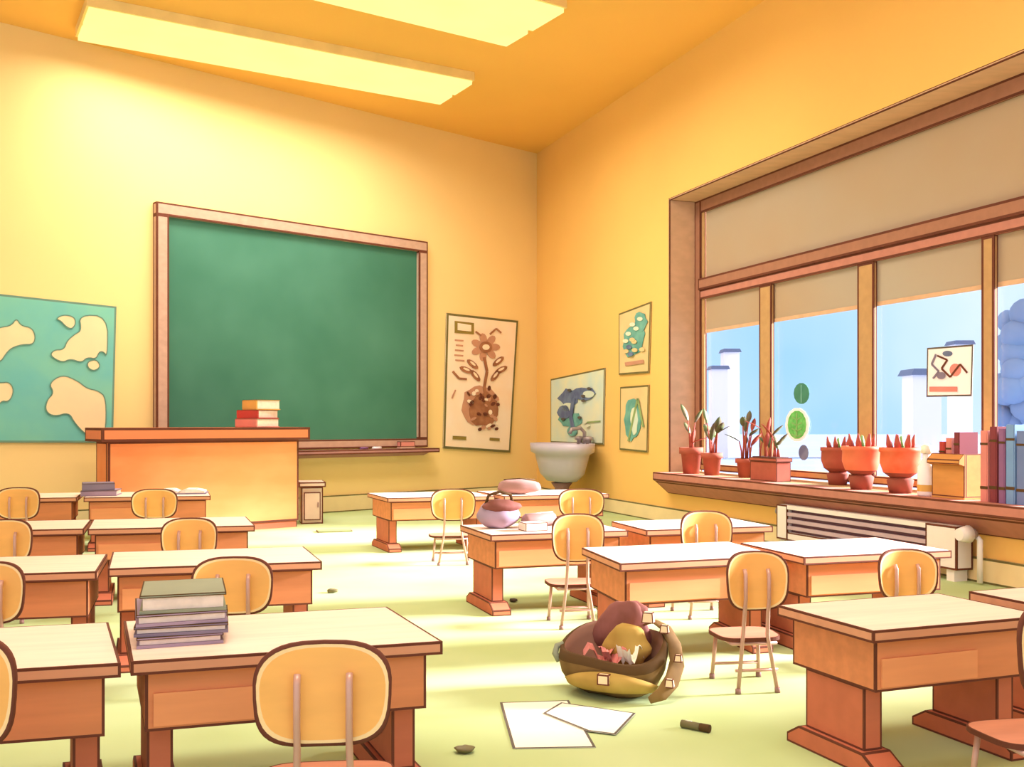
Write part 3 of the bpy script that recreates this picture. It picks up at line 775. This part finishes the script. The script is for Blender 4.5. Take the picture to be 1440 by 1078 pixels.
chair(1500, 848, 165, 3.9, 10, 'orange plywood chair cut by the right edge, at the right foreground desk')
chair(1063, 775, 90, 5.92, 8, 'plywood chair standing right of the open satchel')
chair(1274, 772, 88, 6.45, 8, 'plywood chair in front of the radiator')
chair(812, 722, 75, 7.75, 8, 'plywood chair at the desk with the bag and white sheet')
chair(992, 718, 75, 8.15, 8, 'plywood chair below the left end of the window sill')
chair(637, 687, 63, 11.2, 8, 'plywood chair at the far desk below the botanical chart')
chair(817, 687, 65, 11.9, 8, 'plywood chair at the far desk below the washbasin')

# ------------------------------------------------------------------ things on the desks
z = 0
labs = ('lavender book at the bottom of the stack on the foreground desk', 'slate book second from the bottom of the foreground stack', 'mauve book just under the thick top one of the foreground stack', 'thick grey green book topmost on the foreground desk stack')
base = ondesk(B1, .20, .22)
for i, (w, d_, h, cm, rz) in enumerate(((.34, .42, .045, 'booklav', .30), (.37, .42, .042, 'bookslate', .24), (.36, .42, .05, 'booklav', .32), (.34, .40, .075, 'bookgrey', .27))):
    q = base + Vector((.0+i*.004, 0, z)); book(q, w, d_, h, cm, labs[i], B1['a']+rz-.25, group='stack of books on the foreground desk', flip=True); z += h+.001
base = ondesk(B4, .16, .20); z = 0
for i, (w, d_, h, cm) in enumerate(((.42, .40, .07, 'booklav'), (.38, .36, .09, 'bookslate'))):
    book(base+Vector((0, 0, z)), w, d_, h, cm, ('lavender book under a slate one on the desk below the teacher desk', 'slate book lying on a lavender one, left end of the open-book desk')[i], B4['a']+.2*i, group='two books on the far left desk'); z += h+.001
t = empty('open_book', ondesk(B4, 1.12, .30), B4['a'], label='open book with white pages on the desk before the teacher desk', cat='book')
b = MB(); b.extr([(-.33, .0), (.33, .0), (.33, .012), (-.33, .012)], 0, .4, 'y', 'bookslate'); b.build('cover', t)
for s_ in (-1, 1):
    b = MB(); b.extr([(s_*.005, .013), (s_*.31, .013), (s_*.31, .035), (s_*.2, .06), (s_*.08, .062), (s_*.005, .03)], .015, .385, 'y', 'pages', w=.008); b.build('pages', t, edge='pagegrey')
# bag, sheet and pencil case on the middle desk
def lump(seed, k=.10):
    rr = random.Random(seed); ph = [rr.uniform(0, 6) for _ in range(6)]
    return lambda d: 1+k*(math.sin(3*d.x+ph[0])+math.sin(4*d.y+ph[1])+.7*math.sin(6*d.z+ph[2])+.5*math.sin(9*d.x+ph[3]))*.5
t = empty('school_bag', ondesk(C3, .24, .50), C3['a'], label='small plum school bag slumped on the middle desk', cat='bag')
b = MB(); b.blob((0, 0, .115), (.20, .14, .12), 'booklav', 24, 14, lump(4)); b.xf(lambda q: Vector((q.x, q.y, max(q.z, .001)))).build('bag_body', t)
b = MB(); b.blob((.02, -.03, .19), (.17, .13, .06), 'bagflap', 20, 10, lump(9)); b.build('flap', t)
b = MB(); b.tube([(-.12, 0, .20), (-.10, -.03, .29), (0, -.04, .32), (.10, -.03, .29), (.13, 0, .20)], .014, 'bagtrim', 8); b.build('strap', t)
t = empty('paper_block', ondesk(C3, .46, .16), C3['a']+.1, label='small white block of paper beside the plum bag on the middle desk', cat='paper')
b = MB(); b.box(-.10, .10, 0, .16, 0, .07, 'pages', w=.006); b.build('sheets', t)
t = empty('pencil_case', ondesk(C3, .62, .52), C3['a']+.5, label='dark brown roll-shaped pencil case on the middle desk, behind the chair', cat='pencil case')
b = MB(); b.tube([(-.20, 0, .06), (-.17, 0, .06), (.17, 0, .06), (.20, 0, .06)], [.03, .058, .058, .03], 'darkmauve', 16); b.build('case_body', t)
b = MB(); b.tube([(-.18, 0, .119), (.18, 0, .119)], .006, 'metal', 6); b.build('zip', t)
t = empty('pencil_case', ondesk(D4, .30, .25), D4['a']-.2, label='dusky purple pencil case on the far desk beneath the washbasin', cat='pencil case')
b = MB(); b.blob((0, 0, .095), (.30, .13, .10), 'darkmauve', 24, 12, lump(12)); b.xf(lambda q: Vector((q.x, q.y, max(q.z, .001)))).build('case_body', t)
b = MB(); b.tube([(-.2, -.01, .185), (0, -.02, .20), (.2, 0, .185)], .010, 'bagtrim', 6); b.build('zip', t)
b = MB(); b.box(-.16, .16, -.12, .12, 0, .05, 'booklav', w=.008)
tag(b.build('notebook', loc=ondesk(C3, 1.03, .58), rz=C3['a']+.1), 'mauve notebook lying on the middle desk behind its chair', 'notebook')

# ------------------------------------------------------------------ satchel on the floor
bp = G(868, 972, 0)
t = empty('satchel', bp, -.38, label='open olive brown school satchel slumped on the floor in the aisle', cat='bag')
SC = .72
def hull(d):
    return 1 + .05*math.sin(5*d.x+1)+.04*math.sin(7*d.z+2)
b = MB()
# bowl-like body lying on its back, mouth open towards upper left
def bodyx(q):
    return Vector((q.x, q.y, max(q.z, .001)))
prof = []
n = 36
ringdef = [(.00, .02), (.55, .0), (.80, .05), (.95, .13), (1.0, .21), (.97, .27), (.90, .275), (.86, .22), (.72, .13), (.4, .08), (.0, .07)]
base_i = []
for (rr, zz) in ringdef:
    base_i.append(len(b.v))
    for k_ in range(n):
        a = 2*PI*k_/n; ca, sa_ = math.cos(a), math.sin(a)
        rx = .33*rr*(1+.10*math.cos(a+2.4)); ry = .25*rr
        z_ = zz*(1+.35*(sa_*.8+.25)) + .02*math.sin(3*a+1)*rr
        b.v.append((rx*ca+.0, ry*sa_, max(z_, .0)))
for i in range(len(ringdef)-1):
    m = 'bagout' if i < 4 else ('bagtrim' if i == 4 or i == 5 else 'bagin')
    for k_ in range(n):
        j = (k_+1) % n; b.face([base_i[i]+k_, base_i[i]+j, base_i[i+1]+j, base_i[i+1]+k_], m, True)
b.build('bag_body', t)
# front pocket: a crescent bulge on the near side
b = MB(); nn = 20; rows = 7; st = len(b.v)
for r_ in range(rows):
    v_ = r_/(rows-1)
    for k_ in range(nn+1):
        u_ = k_/nn; a = PI*(1.18+.64*u_); bul = math.sin(PI*u_)**.6*math.sin(PI*v_)**.5*.045
        zz = .055+.135*v_*(.35+.65*math.sin(PI*u_)); rr = .90+.10*v_
        b.v.append(((.33*rr+bul)*math.cos(a)*1.02, (.25*rr+bul)*math.sin(a)-.004, zz*.92))
for r_ in range(rows-1):
    for k_ in range(nn):
        a0 = st+r_*(nn+1)+k_; b.face([a0, a0+1, a0+nn+2, a0+nn+1], 'bagpocket', True)
b.build('front_pocket', t)
b = MB(); b.box(-.035, .035, -.302, -.262, .11, .17, 'buckle', w=.008); b.build('buckle', t)
# back panel and folded flap rising behind the mouth
b = MB(); b.blob((-.02, .16, .30), (.17, .07, .19), 'bagflap', 24, 14, lump(31, .16)); b.blob((.05, .19, .43), (.10, .06, .07), 'bagflap', 16, 10, lump(7, .2)); b.build('flap', t)
b = MB(); b.blob((.06, .03, .27), (.15, .11, .12), 'bagpocket', 24, 14, lump(3, .16)); b.build('inner_pouch', t)
b = MB(); b.tube([(.13, .16, .38), (.20, .12, .41), (.27, .10, .38), (.33, .06, .30), (.36, .0, .20), (.35, -.09, .12), (.31, -.17, .06), (.25, -.22, .03)], [.02, .035, .05, .055, .055, .05, .04, .02], 'bagout', 14, flat=.28); sp = b.build('strap', t)
for (x, y, z_, rr) in ((.275, .055, .385, .034), (.375, -.03, .24, .03), (.345, -.12, .115, .034), (.17, .09, .44, .045)):
    b = MB(); b.box(x-rr*.8, x+rr*.8, y-rr*.9, y+rr*.3, z_-rr*.7, z_+rr*.7, 'buckle', w=.006, taper=.006); b.build('patch', sp)
b = MB(); b.tube([(-.33, -.02, .26), (-.365, -.04, .25), (-.37, -.06, .21), (-.34, -.07, .17)], .02, 'bookgrey', 8); b.build('side_tab', t)
for i, (x, y, z_, w, m, lab) in enumerate(((-.10, -.05, .16, .13, 'bookpink', 'pink crumpled sheet poking out of the satchel mouth'), (.0, -.10, .17, .11, 'bookpink', 'second pink sheet in the satchel, nearer its front pocket'), (.10, -.08, .18, .10, 'paper', 'cream crumpled sheet at the right of the satchel mouth'))):
    bb = MB(); rr = random.Random(40+i); g = 6; st = 0
    for a in range(g+1):
        for c in range(g+1):
            bb.v.append(((a/g-.5)*w*1.4, (c/g-.5)*w, rr.uniform(-.018, .018)+.05*math.sin(a*1.3+i)))
    for a in range(g):
        for c in range(g):
            v0 = a*(g+1)+c; bb.face([v0, v0+1, v0+g+2, v0+g+1], m, False)
    tag(bb.build('crumpled_sheet', loc=bp+Matrix.Rotation(-.38, 3, 'Z') @ Vector((x, y, z_+.07)), rz=.4*i), lab, 'paper', 'sheets in the satchel')

# ------------------------------------------------------------------ papers and bits on the floor
def sheet(pts, z_, m, label):
    q = [G(x, y, z_) for x, y in pts]; c = sum(q, Vector())/len(q)
    b = MB(); b.extr([((v-c).x, (v-c).y) for v in q], 0, .004, 'z', m, w=.014)
    tag(b.build('paper_sheet', loc=(c.x, c.y, z_), edge='edge_grey'), label, 'paper')
sheet([(703, 988), (800, 985), (838, 1051), (721, 1053)], .001, 'paper', 'larger white sheet lying on the floor in front of the satchel')
sheet([(764, 1003), (789, 988), (894, 1003), (866, 1033), (826, 1028)], .006, 'paper', 'smaller white sheet overlapping the larger one on the floor')
p = G(977, 1026, 0)
t = empty('marker_pen', p, -.62, label='short grey olive marker lying on the floor right of the sheets', cat='pen')
b = MB(); b.tube([(-.075, 0, .021), (.03, 0, .021)], .020, 'pen', 14); b.build('barrel', t)
b = MB(); b.tube([(.031, 0, .021), (.085, 0, .021)], .0208, 'bagtrim', 14); b.build('cap', t)
b = MB(); b.tube([(-.05, -.002, .0425), (-.015, -.002, .0425)], .003, 'paper', 6); b.build('label_strip', t)
def pebble(px, py, s_, m, label, seed):
    b = MB(); b.blob((0, 0, s_*.5), (s_*1.3, s_*.9, s_*.5), m, 16, 9, lump(seed, .25)); b.xf(lambda q: Vector((q.x, q.y, max(q.z, .0005))))
    tag(b.build('rubber_scrap', loc=G(px, py, 0)), label, 'scrap')
pebble(652, 1058, .036, 'pen', 'small dark olive scrap on the floor, lower left of the sheets', 2)
pebble(468, 833, .040, 'pen', 'small dark scrap on the pale floor right of the second-column desks', 5)
pebble(722, 846, .03, 'edge_grey', 'tiny grey scrap under the middle desk', 7)
b = MB(); b.box(-.25, .25, -.12, .12, 0, .02, 'greenink', w=.01)  # flat green sheet in place of the shadow at the wall base
tag(b.build('floor_shadow_patch', loc=G(470, 747, 0), rz=.3), 'flat green patch standing for a shadow on the floor near the wall, right of the side cabinet', 'shadow patch')

# ------------------------------------------------------------------ light
def sun(name, direction, strength, colr, ang):
    l = bpy.data.lights.new(name, 'SUN'); l.energy = strength; l.color = colr; l.angle = ang
    o = bpy.data.objects.new(name, l); col.objects.link(o); o.rotation_euler = Vector(direction).to_track_quat('-Z', 'Y').to_euler(); o.location = (12, 12, 9)
sun('sun', (-.93, -.14, -.36), 25.0, (1, .92, .99), R(16))
w = bpy.data.worlds.new('World'); bpy.context.scene.world = w; w.use_nodes = True
nt = w.node_tree; bg = nt.nodes['Background']
tc = nt.nodes.new('ShaderNodeTexCoord'); ns = nt.nodes.new('ShaderNodeTexNoise'); ns.inputs['Scale'].default_value = 2.6; ns.inputs['Detail'].default_value = 4
rp = nt.nodes.new('ShaderNodeValToRGB')
rp.color_ramp.elements[0].position = .40; rp.color_ramp.elements[0].color = (*lin((160, 204, 246)), 1)
rp.color_ramp.elements[1].position = .70; rp.color_ramp.elements[1].color = (*lin((214, 230, 248)), 1)
nt.links.new(tc.outputs['Generated'], ns.inputs['Vector']); nt.links.new(ns.outputs['Fac'], rp.inputs['Fac'])
# the sky is blue beyond the window and a pale lavender tint, added as ambient fill, elsewhere
dp = nt.nodes.new('ShaderNodeVectorMath'); dp.operation = 'DOT_PRODUCT'; dp.inputs[1].default_value = (.75, .66, 0)
nt.links.new(tc.outputs['Generated'], dp.inputs[0])
mr = nt.nodes.new('ShaderNodeMapRange'); mr.inputs['From Min'].default_value = -.1; mr.inputs['From Max'].default_value = .45
nt.links.new(dp.outputs['Value'], mr.inputs['Value'])
mx = nt.nodes.new('ShaderNodeMix'); mx.data_type = 'RGBA'
mx.inputs['A'].default_value = (.98, .90, 1.05, 1)
nt.links.new(mr.outputs['Result'], mx.inputs['Factor']); nt.links.new(rp.outputs['Color'], mx.inputs['B'])
nt.links.new(mx.outputs['Result'], bg.inputs['Color']); bg.inputs['Strength'].default_value = 1.0

# ------------------------------------------------------------------ camera
cam = bpy.data.cameras.new('camera'); co = bpy.data.objects.new('camera', cam); col.objects.link(co)
cam.sensor_width = 36; cam.lens = 36*F/1440; cam.shift_y = (HOR-539)/1440; cam.clip_end = 2000
co.location = (0, 0, H); co.rotation_euler = (PI/2, 0, 0)
sc = bpy.context.scene; sc.camera = co
sc.view_settings.view_transform = 'Standard'; sc.view_settings.look = 'None'; sc.view_settings.exposure = 0.40; sc.view_settings.gamma = 1
sc.cycles.max_bounces = 6; sc.cycles.diffuse_bounces = 3
